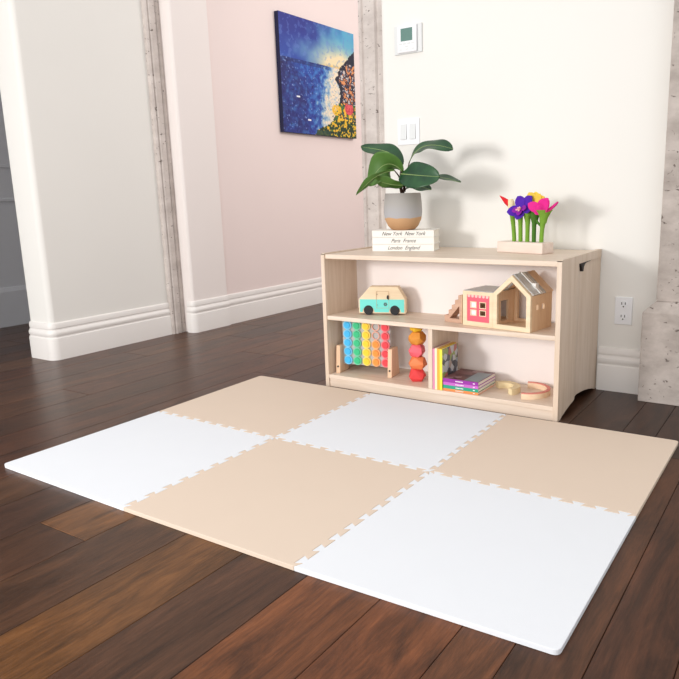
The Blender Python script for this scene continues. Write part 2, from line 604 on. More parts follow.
# right pillar on its plinth
bm = bmesh.new()
box(bm, 1.645, 1.95, 1.70, 1.83, 0.40, H)
sh = bm
vs = []
lo = [(1.603, 1.667), (1.99, 1.667), (1.99, 1.83), (1.603, 1.83)]
hi = [(1.645, 1.700), (1.95, 1.700), (1.95, 1.83), (1.645, 1.83)]
rows = [[bm.verts.new((x, y, z)) for x, y in pts] for pts, z in ((lo, 0), (lo, 0.358), (hi, 0.40))]
for i in range(2):
    for k in range(4):
        bm.faces.new((rows[i][k], rows[i][(k + 1) % 4], rows[i + 1][(k + 1) % 4], rows[i + 1][k]))
bm.faces.new(rows[0])
bm.faces.new(rows[2])
structure(obj('trim_5', bm, MAT['stone'], bevel=0.003))


# ------------------------------------------------------------------ puzzle mat, six tiles
# grid corners on the floor (column 0..3 left to right, row 0..2 front to back)
G = {(0, 0): (0.004, -0.004), (1, 0): (0.620, -0.014), (2, 0): (1.222, -0.016), (3, 0): (1.829, 0.0),
     (0, 1): (0.008, 0.622), (1, 1): (0.619, 0.611), (2, 1): (1.231, 0.612), (3, 1): (1.828, 0.616),
     (0, 2): (-0.004, 1.228), (1, 2): (0.614, 1.226), (2, 2): (1.222, 1.230), (3, 2): (1.828, 1.236)}
NT, AMP = 10, 0.017


def seam(a, b, off, sgn=1):
    """dove-tailed line from a to b, shifted sideways by off; the teeth are the same for both neighbours"""
    a, b = Vector(a), Vector(b)
    d = b - a
    L = d.length
    t = d / L
    n = Vector((-t.y, t.x)) * sgn
    p = L / (NT * 2)
    out = []
    hw, fl = p * 0.36, p * 0.24
    for k in range(NT):
        c = p * (2 * k + 1)
        s = 1
        # tooth towards +n, wide at its tip
        for (u, v) in ((c - hw - fl * -0.3, -AMP / 2), (c - hw - fl, AMP / 2), (c + hw + fl, AMP / 2), (c + hw + fl * -0.3, -AMP / 2)):
            out.append((u, v))
    res = [(0.0, 0.0), (p * 0.60, -AMP / 2)] + out + [(L - p * 0.60, -AMP / 2), (L, 0.0)]
    o2 = []
    for u, v in res:
        q = a + t * u + n * (v + off)
        o2.append((q.x, q.y))
    return o2


def round_corner(p, q, r_, s, n=6):
    """points rounding the corner q between p and s"""
    p, q, s = Vector(p), Vector(q), Vector(s)
    a = (p - q).normalized()
    b = (s - q).normalized()
    st, en = q + a * r_, q + b * r_
    out = []
    for i in range(n + 1):
        t = i / n
        out.append(tuple((1 - t) ** 2 * st + 2 * t * (1 - t) * q + t * t * en))
    return out


g = 0.0006


def tile(i, j, m, label):
    cs = [G[(i, j)], G[(i + 1, j)], G[(i + 1, j + 1)], G[(i, j + 1)]]
    ce = sum((Vector(c) for c in cs), Vector((0, 0))) / 4
    edges = []
    # front, right, back, left in counter-clockwise order
    spec = [((i, j), (i + 1, j), j > 0), ((i + 1, j), (i + 1, j + 1), i < 2), ((i + 1, j + 1), (i, j + 1), j < 1), ((i, j + 1), (i, j), i > 0)]
    for k, (a, b, inner) in enumerate(spec):
        A, B = G[a], G[b]
        if not inner:
            edges.append([A, B])
            continue
        lo, hi = (a, b) if a <= b else (b, a)
        horiz = lo[1] == hi[1]
        # shrink a hair towards the tile's own side
        mid = (Vector(G[lo]) + Vector(G[hi])) / 2
        t = (Vector(G[hi]) - Vector(G[lo])).normalized()
        n = Vector((-t.y, t.x))
        side = 1 if (ce - mid).dot(n) > 0 else -1
        pts = seam(G[lo], G[hi], side * g)
        edges.append(pts if (a, b) == (lo, hi) else pts[::-1])
    outl = []
    for k in range(4):
        cur, nxt = edges[k], edges[(k + 1) % 4]
        st_cur, st_nxt = len(cur) == 2, len(nxt) == 2
        if st_cur and st_nxt:                     # outer rounded corner of the mat
            outl += round_corner(cur[0], cur[1], 0.016, nxt[1])
        elif st_cur:                               # straight edge meets a seam
            outl.append(nxt[0] if abs(0) else nxt[0])
        elif st_nxt:
            outl += cur[1:-1] + [cur[-1]]
        else:
            outl += cur[1:-1] + [tuple((Vector(cur[-1]) + Vector(nxt[0])) / 2)]
    # drop near-duplicate points
    cl = []
    for p in outl:
        if not cl or (Vector(p) - Vector(cl[-1])).length > 0.0008:
            cl.append(p)
    if (Vector(cl[0]) - Vector(cl[-1])).length < 0.0008:
        cl.pop()
    bm = bmesh.new()
    prism(bm, [(x - ce.x, y - ce.y) for x, y in cl], 'z', 0, 0.012)
    o = obj('foam_mat_tile', bm, m, bevel=0.0012, seg=2)
    o.location = (ce.x, ce.y, 0.0003)
    tag(o, label, 'play mat', 'interlocking foam floor tiles')
    return o


tile(0, 0, MAT['mat_white'], 'white foam tile at the left corner of the play mat')
tile(1, 0, MAT['mat_beige'], 'beige foam tile in the middle of the front row')
tile(2, 0, MAT['mat_white'], 'white foam tile at the near front corner, nearest the camera')
tile(0, 1, MAT['mat_beige'], 'beige foam tile at the far left corner, left of the shelf')
tile(1, 1, MAT['mat_white'], 'white foam tile in the back row, against the shelf front')
tile(2, 1, MAT['mat_beige'], 'beige foam tile at the far right corner, towards the stone pillar')


# ------------------------------------------------------------------ toy shelf
X0, X1, YF, YB, ZT = 0.355, 1.410, 1.262, 1.771, 0.592
shelf = empty('toy_shelf', ((X0 + X1) / 2, YF, 0))
tag(shelf, 'low pale maple toy shelf with two levels against the white wall', 'shelf')
sx, sy = (X0 + X1) / 2, YF


def S(o):
    """shift a part built in room coordinates into the shelf's own frame"""
    o.location = (-sx, -sy, 0)
    return o


def side_panel(xi, xo):
    bm = bmesh.new()
    ys = [YF, YF + 0.01, 1.29, 1.32, 1.36, 1.40, 1.44, 1.46, 1.475, 1.49, 1.505, 1.52, 1.54, 1.58, 1.63, 1.68, 1.72, YB - 0.01, YB]
    zs = [0.0, 0.06, 0.15, 0.3, 0.45, 0.54, 0.560, 0.5605, ZT - 0.003, ZT]
    sg = 1 if xo > xi else -1

    def arch(y):
        if y <= 1.29 or y >= YB - 0.01:
            return 0.0
        t = (y - 1.29) / (YB - 0.01 - 1.29)
        return 0.034 * (math.sin(math.pi * min(1, t * 1.0)) ** 0.8)

    def rec(y, z):
        if z >= 0.5603:
            return 0.0
        t = min(1, max(0, (y - 1.45) / 0.075))
        t = t * t * (3 - 2 * t)
        return 0.013 * t * (1 - 0.9 * max(0, min(1, (y - 1.54) / 0.23)))

    def zz(j, y):
        if j == 0:
            return arch(y)
        z = zs[j]
        if j == len(zs) - 1 and y < YF + 0.005:
            z -= 0.006
        return z
    O = [[bm.verts.new((xo - sg * rec(y, zs[j]), y, zz(j, y))) for j in range(len(zs))] for y in ys]
    I = [[bm.verts.new((xi - sg * max(0.0, rec(y, zs[j]) - 0.009) * (1 if y > 1.514 else 0), y, zz(j, y))) for j in range(len(zs))] for y in ys]
    ny, nz = len(ys), len(zs)
    for i in range(ny - 1):
        for j in range(nz - 1):
            bm.faces.new((O[i][j], O[i + 1][j], O[i + 1][j + 1], O[i][j + 1]))
            bm.faces.new((I[i][j], I[i][j + 1], I[i + 1][j + 1], I[i + 1][j]))
        bm.faces.new((O[i][0], I[i][0], I[i + 1][0], O[i + 1][0]))
        bm.faces.new((O[i][-1], O[i + 1][-1], I[i + 1][-1], I[i][-1]))
    for j in range(nz - 1):
        bm.faces.new((O[0][j], O[0][j + 1], I[0][j + 1], I[0][j]))
        bm.faces.new((O[-1][j], I[-1][j], I[-1][j + 1], O[-1][j + 1]))
    return S(obj('side_panel', bm, MAT['maple_v'], shelf, smooth=True, autos=30))


right_side = side_panel(X1 - 0.018, X1)
side_panel(X0 + 0.018, X0)
# finger notch under the lip of the right side
bm = bmesh.new()
prism(bm, [(1.490, 0.5602), (1.505, 0.548), (1.522, 0.526), (1.532, 0.526), (1.538, 0.544), (1.560, 0.555), (1.66, 0.5602)], 'x', 1.4075, 1.3925)
no = S(obj('finger_notch', bm, MAT['slot'], shelf))
no['label'] = 'dark finger notch under the lip'
XI0, XI1 = X0 + 0.018, X1 - 0.018
S(boxo('top_panel', (XI0, XI1, YF + 0.006, YB, 0.568, 0.587), MAT['maple'], shelf, 0.0025))
S(boxo('middle_shelf', (XI0, XI1, YF + 0.004, 1.506, 0.302, 0.320), MAT['maple'], shelf, 0.002))
S(boxo('bottom_shelf', (XI0, XI1, YF + 0.001, 1.506, 0.038, 0.056), MAT['maple'], shelf, 0.002))
S(boxo('kick_board', (XI0, XI1, YF + 0.006, YF + 0.024, 0.0, 0.038), MAT['maple'], shelf, 0.001))
S(boxo('divider', (0.872, 0.891, YF + 0.006, 1.506, 0.056, 0.302), MAT['maple_v'], shelf, 0.001))
S(boxo('back_panel', (XI0, XI1, 1.506, 1.514, 0.03, 0.568), MAT['white_back'], shelf))
S(boxo('back_rail', (XI0 + 0.012, XI1 - 0.012, 1.735, 1.75, 0.1, 0.568), MAT['maple'], shelf))

ZTOP, ZMID, ZBOT = 0.587, 0.320, 0.056

# ------------------------------------------------------------------ three ivory books under the plant
WORDS = ['London  England', 'Paris  France', 'New York  New York']
for k in range(3):
    b = empty('book', (0.498, 1.452, ZTOP + 0.0005 + k * 0.0305), math.radians(17))
    tag(b, ['ivory book lettered London England, lowest of the stack under the plant',
            'ivory book lettered Paris France, in the middle of the stack',
            'ivory book lettered New York, on top under the plant pot'][k], 'book', 'ivory books under the potted plant')
    w, d, h = 0.276, 0.140, 0.0298
    bm = bmesh.new()
    box(bm, 0, w, 0, d, 0, 0.003)
    box(bm, 0, w, 0, d, h - 0.003, h)
    box(bm, 0, w, 0, 0.003, 0.003, h - 0.003)
    obj('cover', bm, MAT['cover_white'], b, bevel=0.0007)
    boxo('pages', (0.004, w - 0.004, 0.003, d - 0.004, 0.003, h - 0.003), MAT['paper'], b)
    text_mesh('lettering', WORDS[k], 0.023, MAT['ink'], b, (0.140, -0.0004, h / 2), (math.radians(90), 0, 0), shear=0.45, sx=0.92)

# ------------------------------------------------------------------ potted plant
PZ = ZTOP + 0.0005 + 3 * 0.0305
PX, PY = 0.612, 1.530
pot_m, nt, bs = new_mat('two_tone_pot', (170, 165, 160), 0.75, 0.2)
tc = nd(nt, 'ShaderNodeTexCoord')
sep = nd(nt, 'ShaderNodeSeparateXYZ')
nt.links.new(tc.outputs['Object'], sep.inputs[0])
nz = nd(nt, 'ShaderNodeTexNoise', Scale=14.0, Detail=3.0)
nt.links.new(tc.outputs['Object'], nz.inputs['Vector'])
ma = nd(nt, 'ShaderNodeMath', operation='MULTIPLY_ADD')
ma.inputs[1].default_value = 0.022
nt.links.new(nz.outputs['Fac'], ma.inputs[0])
nt.links.new(sep.outputs['Z'], ma.inputs[2])
cr = nd(nt, 'ShaderNodeValToRGB')
mr = nd(nt, 'ShaderNodeMapRange')
mr.inputs['From Max'].default_value = 0.2
nt.links.new(ma.outputs[0], mr.inputs['Value'])
nt.links.new(mr.outputs[0], cr.inputs['Fac'])
el = cr.color_ramp.elements
el[0].position = 0.0
el[0].color = srgb((186, 142, 102))
el[1].position = 0.315
el[1].color = srgb((202, 162, 122))
e = el.new(0.33); e.color = srgb((178, 178, 182))
e = el.new(0.62); e.color = srgb((172, 168, 164))
e = el.new(1.0); e.color = srgb((150, 143, 138))
nt.links.new(cr.outputs['Color'], bs.inputs['Base Color'])

plant = empty('potted_plant', (PX, PY, PZ))
tag(plant, 'broad-leaved green plant in a grey and tan pot on the ivory books', 'plant')
bm = bmesh.new()
lathe(bm, [(0.044, 0.0), (0.054, 0.004), (0.067, 0.018), (0.079, 0.044), (0.0835, 0.074), (0.0825, 0.110), (0.0785, 0.148), (0.077, 0.157),
           (0.073, 0.157), (0.073, 0.142), (0.05, 0.140)], 48)
obj('pot', bm, pot_m, plant, smooth=True, autos=50)
bm = bmesh.new()
lathe(bm, [(0.0725, 0.138), (0.0725, 0.144), (0.05, 0.147), (0.01, 0.149)], 32)
obj('soil', bm, plain('potting_soil', (58, 44, 36), 0.95, 0.1, 0.3, 90, 1.0, 120), plant, smooth=True)

leaf_m, nt, bs = new_mat('fiddle_leaf', (42, 92, 58), 0.38, 0.5)
tc = nd(nt, 'ShaderNodeTexCoord')
nz = nd(nt, 'ShaderNodeTexNoise', Scale=16.0, Detail=4.0)
nt.links.new(tc.outputs['Object'], nz.inputs['Vector'])
c1 = nd(nt, 'ShaderNodeValToRGB')
c1.color_ramp.elements[0].position = 0.35
c1.color_ramp.elements[0].color = srgb((20, 58, 36))
c1.color_ramp.elements[1].position = 0.7
c1.color_ramp.elements[1].color = srgb((42, 88, 48))
nt.links.new(nz.outputs['Fac'], c1.inputs['Fac'])
nt.links.new(c1.outputs['Color'], bs.inputs['Base Color'])
under_m = plain('leaf_underside', (80, 118, 52), 0.5, 0.3, 0.25, 18)
vein_m = plain('leaf_vein', (150, 172, 108), 0.5, 0.3)
stem_m = plain('brown_stem', (62, 44, 34), 0.8, 0.2, 0.2, 60)


def bez(P, t):
    P = [Vector(p) for p in P]
    while len(P) > 1:
        P = [P[i] * (1 - t) + P[i + 1] * t for i in range(len(P) - 1)]
    return P[0]


def leaf(ctrl, width, nrm, fold=0.25, wav=0.006, seed=0, twist=0.0):
    """broad leaf along a curve; nrm points out of its upper side (world coordinates)"""
    bm = bmesh.new()
    NL, NW = 22, 12
    nrm = Vector(nrm).normalized()
    rows = []
    vein = []
    off = Vector((PX, PY, PZ))
    rr = random.Random(seed)
    ph = rr.random() * 6
    for i in range(NL + 1):
        t = i / NL
        p = bez(ctrl, t)
        d = (bez(ctrl, min(1, t + 0.02)) - bez(ctrl, max(0, t - 0.02))).normalized()
        nn = (nrm - d * nrm.dot(d)).normalized()
        nn = Matrix.Rotation(twist * t, 3, d) @ nn
        s = d.cross(nn)
        wv = width * 0.5 * (math.sin(math.pi * min(1, (0.03 + 0.97 * t) ** 1.15)) ** 0.55)
        wv = max(wv, 0.0012)
        row = []
        for j in range(NW + 1):
            u = j / NW * 2 - 1
            q = p + s * (wv * u) + nn * (fold * wv * abs(u) ** 1.4 + wav * math.sin(t * 11 + ph + (2 if u > 0 else 0)) * abs(u) ** 2)
            row.append(bm.verts.new(q - off))
        rows.append(row)
        vein.append(p - nn * 0.0002 - off)
    for i in range(NL):
        for j in range(NW):
            bm.faces.new((rows[i][j], rows[i][j + 1], rows[i + 1][j + 1], rows[i + 1][j]))
    # make the upper side face along nrm
    bm.normal_update()
    if sum((f.normal for f in bm.faces), Vector()).dot(nrm) < 0:
        for f in bm.faces:
            f.normal_flip()
    me = bpy.data.meshes.new('leaf')
    bm.to_mesh(me)
    bm.free()
    for p in me.polygons:
        p.use_smooth = True
    o = link('leaf', me, leaf_m, plant)
    md = o.modifiers.new('thickness', 'SOLIDIFY')
    md.thickness = 0.0008
    me.materials.append(under_m)
    md.material_offset = 1
    md.material_offset_rim = 1
    bm = bmesh.new()
    tube(bm, vein, [0.0022 - 0.0016 * i / NL for i in range(NL + 1)], 6)
    obj('vein', bm, vein_m, o, smooth=True)
    # petiole to the crown of the stem
    b0 = Vector(ctrl[0]) - off
    bm = bmesh.new()
    base = Vector((rr.uniform(-0.012, 0.012), rr.uniform(-0.01, 0.01), 0.145 + rr.random() * 0.07))
    tube(bm, [base, (base + b0) / 2 + Vector((0, 0, 0.012)), b0], [0.0034, 0.0028, 0.0024], 8)
    obj('petiole', bm, stem_m, plant, smooth=True)


Y = 1.50
leaf([(0.625, Y, 0.952), (0.600, Y - 0.01, 1.015), (0.53, Y - 0.01, 1.020), (0.440, Y - 0.03, 1.038)], 0.098, (0.10, -0.62, 0.9), 0.08, 0.004, 1)
leaf([(0.630, Y, 0.925), (0.60, Y - 0.04, 0.985), (0.54, Y - 0.06, 0.965), (0.495, Y - 0.05, 0.868)], 0.122, (0.35, 0.75, 0.45), 0.12, 0.005, 2)
leaf([(0.62, Y - 0.05, 0.930), (0.56, Y - 0.10, 0.925), (0.52, Y - 0.10, 0.885), (0.462, Y - 0.11, 0.832)], 0.042, (0.15, 0.30, 0.85), 0.30, 0.003, 3)
leaf([(0.635, Y, 0.870), (0.60, Y - 0.03, 0.868), (0.56, Y - 0.05, 0.880), (0.51, Y - 0.06, 0.905)], 0.075, (0.2, 0.7, 0.6), 0.12, 0.004, 4)
leaf([(0.645, Y - 0.04, 0.915), (0.70, Y - 0.09, 0.912), (0.77, Y - 0.10, 0.902), (0.858, Y - 0.09, 0.896)], 0.112, (0.30, -0.92, 0.30), 0.04, 0.005, 5)
leaf([(0.665, Y, 0.965), (0.705, Y + 0.01, 1.045), (0.78, Y + 0.0, 1.035), (0.875, Y - 0.01, 1.005)], 0.080, (-0.1, -0.55, 1.0), 0.10, 0.006, 6, 0.2)
leaf([(0.69, Y + 0.02, 0.890), (0.77, Y + 0.03, 0.910), (0.84, Y + 0.02, 0.890), (0.905, Y + 0.0, 0.872)], 0.055, (0.0, -0.25, 1.0), 0.2, 0.003, 7)
leaf([(0.65, Y, 0.860), (0.70, Y - 0.03, 0.872), (0.75, Y - 0.04, 0.858), (0.795, Y - 0.05, 0.846)], 0.055, (0.0, -0.6, 0.8), 0.2, 0.004, 8)
leaf([(0.63, Y, 0.870), (0.64, Y + 0.04, 0.90), (0.65, Y + 0.09, 0.915), (0.645, Y + 0.13, 0.90)], 0.09, (0.0, -0.3, 1.0), 0.15, 0.004, 9)
bm = bmesh.new()
tube(bm, [(0, 0, 0.14), (-0.006, -0.01, 0.19), (0.004, -0.02, 0.23), (0.012, -0.025, 0.275)], [0.008, 0.007, 0.006, 0.004], 8)
obj('stem', bm, stem_m, plant, smooth=True)

# ------------------------------------------------------------------ wooden flowers in a block
FL = empty('toy_flower_stand', (1.033, 1.578, ZTOP + 0.0003), math.radians(-17))
tag(FL, 'pale wooden block holding five felt toy flowers on the shelf top', 'toy flowers')
BL = 0.226
pinkish = wood('pale_pink_block', (238, 222, 210), (224, 204, 190), 'X', 14, 0.5, 10)
boxo('block', (0, BL, 0, 0.075, 0, 0.044), pinkish, FL, 0.003)
GREEN = plain('green_felt', (122, 164, 62), 0.85, 0.1, 0.12, 60, 0.4, 300)
DGREEN = plain('dark_green_felt', (74, 118, 46), 0.85, 0.1, 0.12, 60, 0.4, 300)
PURPLE = plain('purple_felt', (86, 44, 168), 0.85, 0.1, 0.12, 50)
PLUM = plain('plum_felt', (140, 44, 160), 0.85, 0.1, 0.12, 50)
MAGENTA = plain('magenta_felt', (222, 48, 140), 0.85, 0.1, 0.12, 50)
YELLOW = plain('yellow_felt', (242, 208, 84), 0.85, 0.1, 0.12, 50)
CREAM = plain('cream_felt', (238, 222, 178), 0.85, 0.1, 0.08, 50)
RED = plain('red_felt', (220, 44, 52), 0.85, 0.1, 0.1, 50)


def petal(bm, base, tip, width, nrm, curl=0.2):
    base, tip, nrm = Vector(base), Vector(tip), Vector(nrm).normalized()
    d = tip - base
    L = d.length
    s = d.cross(nrm).normalized()
    nn = s.cross(d).normalized()
    N, Wn = 8, 4
    T, B = [], []
    for i in range(N + 1):
        t = i / N
        w = width * 0.58 * max(0.10, math.sin(math.pi * (0.06 + 0.94 * t ** 1.25)) ** 0.6)
        p = base + d * t + nn * (curl * L * math.sin(t * math.pi))
        rt_, rb = [], []
        for j in range(Wn + 1):
            u = j / Wn * 2 - 1
            q = p + s * w * u + nn * (0.25 * w * u * u)
            th = 0.0035 * (1 - 0.7 * u * u)
            rt_.append(bm.verts.new(q + nn * th))
            rb.append(bm.verts.new(q - nn * th))
        T.append(rt_)
        B.append(rb)
    for i in range(N):
        for j in range(Wn):
            bm.faces.new((T[i][j], T[i][j + 1], T[i + 1][j + 1], T[i + 1][j]))
            bm.faces.new((B[i][j], B[i + 1][j], B[i + 1][j + 1], B[i][j + 1]))
        bm.faces.new((T[i][0], T[i + 1][0], B[i + 1][0], B[i][0]))
        bm.faces.new((T[i][-1], B[i][-1], B[i + 1][-1], T[i + 1][-1]))
    for j in range(Wn):
        bm.faces.new((T[0][j], B[0][j], B[0][j + 1], T[0][j + 1]))
        bm.faces.new((T[-1][j], T[-1][j + 1], B[-1][j + 1], B[-1][j]))


def petals(name, parent, m, lst, label=None):
    bm = bmesh.new()
    for p in lst:
        petal(bm, *p)
    o = obj(name, bm, m, parent, smooth=True, autos=60)
    if label:
        o['label'] = label
    return o


sxs = [0.062, 0.094, 0.128, 0.160, 0.196]
tops = [(0.046, 0.170), (0.090, 0.160), (0.128, 0.150), (0.160, 0.155), (0.204, 0.150)]
stems = []
for k in range(5):
    bm = bmesh.new()
    (tx, tz) = tops[k]
    pts, rad = [], []
    for i in range(9):
        t = i / 8
        pts.append((sxs[k] + (tx - sxs[k]) * t ** 1.5, 0.034, 0.042 + (tz - 0.042) * t))
        rad.append(0.0085 + (0.010 if k in (4,) else 0.004) * max(0, t - 0.55) * 2)
    tube(bm, pts, rad, 12)
    s = obj('stem', bm, GREEN if k != 3 else DGREEN, FL, smooth=True, autos=60)
    stems.append(s)
# calyx under the right flower and the dark one behind
bm = bmesh.new()
lathe(bm, [(0.010, 0.118), (0.016, 0.140), (0.026, 0.158), (0.034, 0.170)], 16, (0.206, 0.034))
obj('calyx', bm, GREEN, FL, smooth=True, autos=60)
bm = bmesh.new()
lathe(bm, [(0.008, 0.110), (0.014, 0.130), (0.019, 0.150), (0.018, 0.172)], 16, (0.160, 0.036))
obj('calyx', bm, DGREEN, FL, smooth=True, autos=60)
bm = bmesh.new()
lathe(bm, [(0.008, 0.122), (0.013, 0.142), (0.019, 0.156), (0.017, 0.164)], 16, (0.127, 0.032))
obj('calyx', bm, GREEN, FL, smooth=True, autos=60)
# bird-of-paradise bud on the left
bm = bmesh.new()
tube(bm, [(0.046, 0.034, 0.164), (0.045, 0.034, 0.182), (0.043, 0.034, 0.200), (0.040, 0.034, 0.212)], [0.009, 0.015, 0.014, 0.010], 14)
b1 = obj('flower_bud', bm, CREAM, FL, smooth=True, autos=60)
b1['label'] = 'cream bud with a red pointed beak'
bm = bmesh.new()
tube(bm, [(0.038, 0.034, 0.192), (0.020, 0.032, 0.204), (0.002, 0.030, 0.218), (-0.012, 0.028, 0.228)], [0.013, 0.011, 0.006, 0.0012], 12)
obj('beak', bm, RED, b1, smooth=True, autos=60)
# purple flower facing the room
c = (0.112, 0.020, 0.176)
petals('petals', FL, PURPLE, [(c, (0.050, 0.000, 0.162), 0.038, (0, -1, 0.3), -0.12), (c, (0.080, 0.030, 0.224), 0.040, (0, -1, 0.3), -0.1),
                              (c, (0.148, 0.030, 0.224), 0.042, (0, -1, 0.3), -0.1), (c, (0.168, 0.006, 0.178), 0.036, (0, -1, 0.3), -0.1),
                              (c, (0.102, -0.004, 0.134), 0.040, (0, -1, 0.3), -0.1)], 'purple flower petals')
petals('petal_centres', FL, PLUM, [((0.112, 0.012, 0.176), (0.078, -0.004, 0.166), 0.020, (0, -1, 0.3), -0.05), ((0.112, 0.012, 0.176), (0.110, -0.008, 0.150), 0.022, (0, -1, 0.3), -0.05),
                                   ((0.112, 0.012, 0.176), (0.146, -0.002, 0.180), 0.020, (0, -1, 0.3), -0.05)])
bm = bmesh.new()
for dx, dz in ((-0.008, -0.004), (0.002, 0.004), (0.010, 0.006), (0.004, -0.008)):
    tube(bm, [(0.112, 0.010, 0.176), (0.112 + dx, -0.012, 0.176 + dz)], [0.0022, 0.0032], 8)
so = obj('stamens', bm, plain('blush_felt', (246, 190, 190), 0.8, 0.1), FL, smooth=True)
# yellow flower behind, to the right, and yellow bud behind
c = (0.158, 0.040, 0.184)
petals('petals', FL, YELLOW, [(c, (0.130, 0.036, 0.238), 0.040, (0, -1, 0.3), -0.1), (c, (0.156, 0.046, 0.240), 0.042, (0, -1, 0.3), -0.1),
                              (c, (0.184, 0.036, 0.232), 0.040, (0, -1, 0.3), -0.1), (c, (0.204, 0.036, 0.220), 0.038, (0, -1, 0.3), -0.1)], 'yellow flower petals')
c = (0.088, 0.040, 0.180)
petals('petals', FL, YELLOW, [(c, (0.078, 0.044, 0.216), 0.020, (0, -1, 0.3), 0.1), (c, (0.094, 0.044, 0.222), 0.022, (0, -1, 0.3), 0.1),
                              (c, (0.104, 0.042, 0.214), 0.016, (0, -1, 0.3), 0.1)], 'small yellow tulip petals')
# magenta flower on the right
c = (0.208, 0.026, 0.160)
petals('petals', FL, MAGENTA, [(c, (0.150, 0.006, 0.196), 0.034, (0, -1, 0.5), 0.08), (c, (0.224, 0.030, 0.216), 0.050, (0, -1, 0.3), 0.1),
                               (c, (0.232, 0.020, 0.206), 0.044, (0, -1, 0.3), 0.1), (c, (0.282, 0.016, 0.200), 0.024, (0, -0.6, 0.8), -0.08),
                               (c, (0.186, 0.010, 0.184), 0.040, (0, -1, 0.3), 0.1)], 'magenta flower petals')
# little side leaf on the right stem
petals('side_leaf', FL, DGREEN, [((0.196, 0.030, 0.105), (0.174, 0.026, 0.136), 0.008, (0, -1, 0.3), 0.1)])

# ------------------------------------------------------------------ toy bus
bus = empty('toy_bus', (0.488, 1.345, ZMID + 0.0003), math.radians(20))
tag(bus, 'wooden toy camper bus painted aqua below, on the middle shelf', 'toy bus')
BW, BH, BD = 0.208, 0.124, 0.044
bm = bmesh.new()
prism(bm, [(0, 0.006), (BW, 0.006), (BW, 0.068), (BW - 0.032, BH), (0.052, BH), (0, 0.068)], 'y', 0, BD)
obj('body', bm, MAT['toywood'], bus, bevel=0.003)


def wheel_arch(cx, r_, z0, n=10):
    return [(cx + r_ * math.cos(math.pi - math.pi * i / n), z0 + r_ * math.sin(math.pi * i / n)) for i in range(n + 1)]


WX = (0.044, 0.161)
pts = [(0.006, 0.068), (0.006, 0.012)]
for wx in WX:
    pts += wheel_arch(wx, 0.027, 0.012)
pts += [(BW - 0.006, 0.012), (BW - 0.006, 0.068)]
bm = bmesh.new()
prism(bm, pts, 'y', -0.0012, 0.001)
o = obj('aqua_side_panel', bm, MAT['teal'], bus)
for wx in WX:
    for yy in (-0.004, BD - 0.008):
        bm = bmesh.new()
        disc(bm, (wx, yy, 0.0212), 0.0208, 0.012, 'y', 28)
        wv = obj('wheel', bm, MAT['rubber'], bus, smooth=True, autos=40, bevel=0.0015)
ln = plain('door_line', (196, 160, 120), 0.7, 0.2)
bm = bmesh.new()
ring(bm, [(0.080, 0.030), (0.136, 0.030), (0.136, 0.104), (0.080, 0.104)], [(0.0812, 0.0312), (0.1348, 0.0312), (0.1348, 0.1028), (0.0812, 0.1028)], 'y', -0.0017, -0.0005)
door = obj('door_outline', bm, ln, bus)
bm = bmesh.new()
prism(bm, [(0.128, 0.072), (0.134, 0.068), (0.135, 0.084), (0.130, 0.087), (0.127, 0.080)], 'y', -0.006, 0)
obj('door_handle', bm, MAT['rubber'], bus)
bm = bmesh.new()
for k in range(6):
    a = k * math.pi / 3
    disc(bm, (0.120 + 0.005 * math.cos(a), -0.0022, 0.047 + 0.005 * math.sin(a)), 0.0034, 0.002, 'y', 10)
obj('round_emblem', bm, plain('grey_green_print', (92, 120, 118), 0.6), bus)
dot_m = plain('dot_print', (120, 110, 96), 0.6)
for zz_ in (0.044, 0.090):
    bm = bmesh.new()
    disc(bm, (0.084, -0.0022, zz_), 0.0018, 0.0024, 'y', 10)
    obj('hinge_dot', bm, dot_m, bus)

# ------------------------------------------------------------------ doll house and stairs
house = empty('toy_house', (0.998, 1.325, ZMID + 0.0003), math.radians(-9))
tag(house, 'wooden toy house with pitched clear roof and pink window panel, middle shelf', 'toy house')
HD, HW, EV, PK = 0.165, 0.298, 0.136, 0.208
T = 0.014
U0 = 0.138   # start of the gabled half
pw = HW - U0
ox = [(U0, 0.0), (HW, 0.0), (HW, EV), (U0 + pw / 2, PK), (U0, EV)]
ix = [(U0 + 0.018, 0.018), (HW - 0.018, 0.018), (HW - 0.018, EV - 0.006), (U0 + pw / 2, PK - 0.024), (U0 + 0.018, EV - 0.006)]
for yy in (0.0, HD - T):
    bm = bmesh.new()
    ring(bm, ox, ix, 'y', yy, yy + T)
    obj('gable_frame', bm, MAT['toywood'] if yy == 0 else MAT['beech'], house, bevel=0.0012)
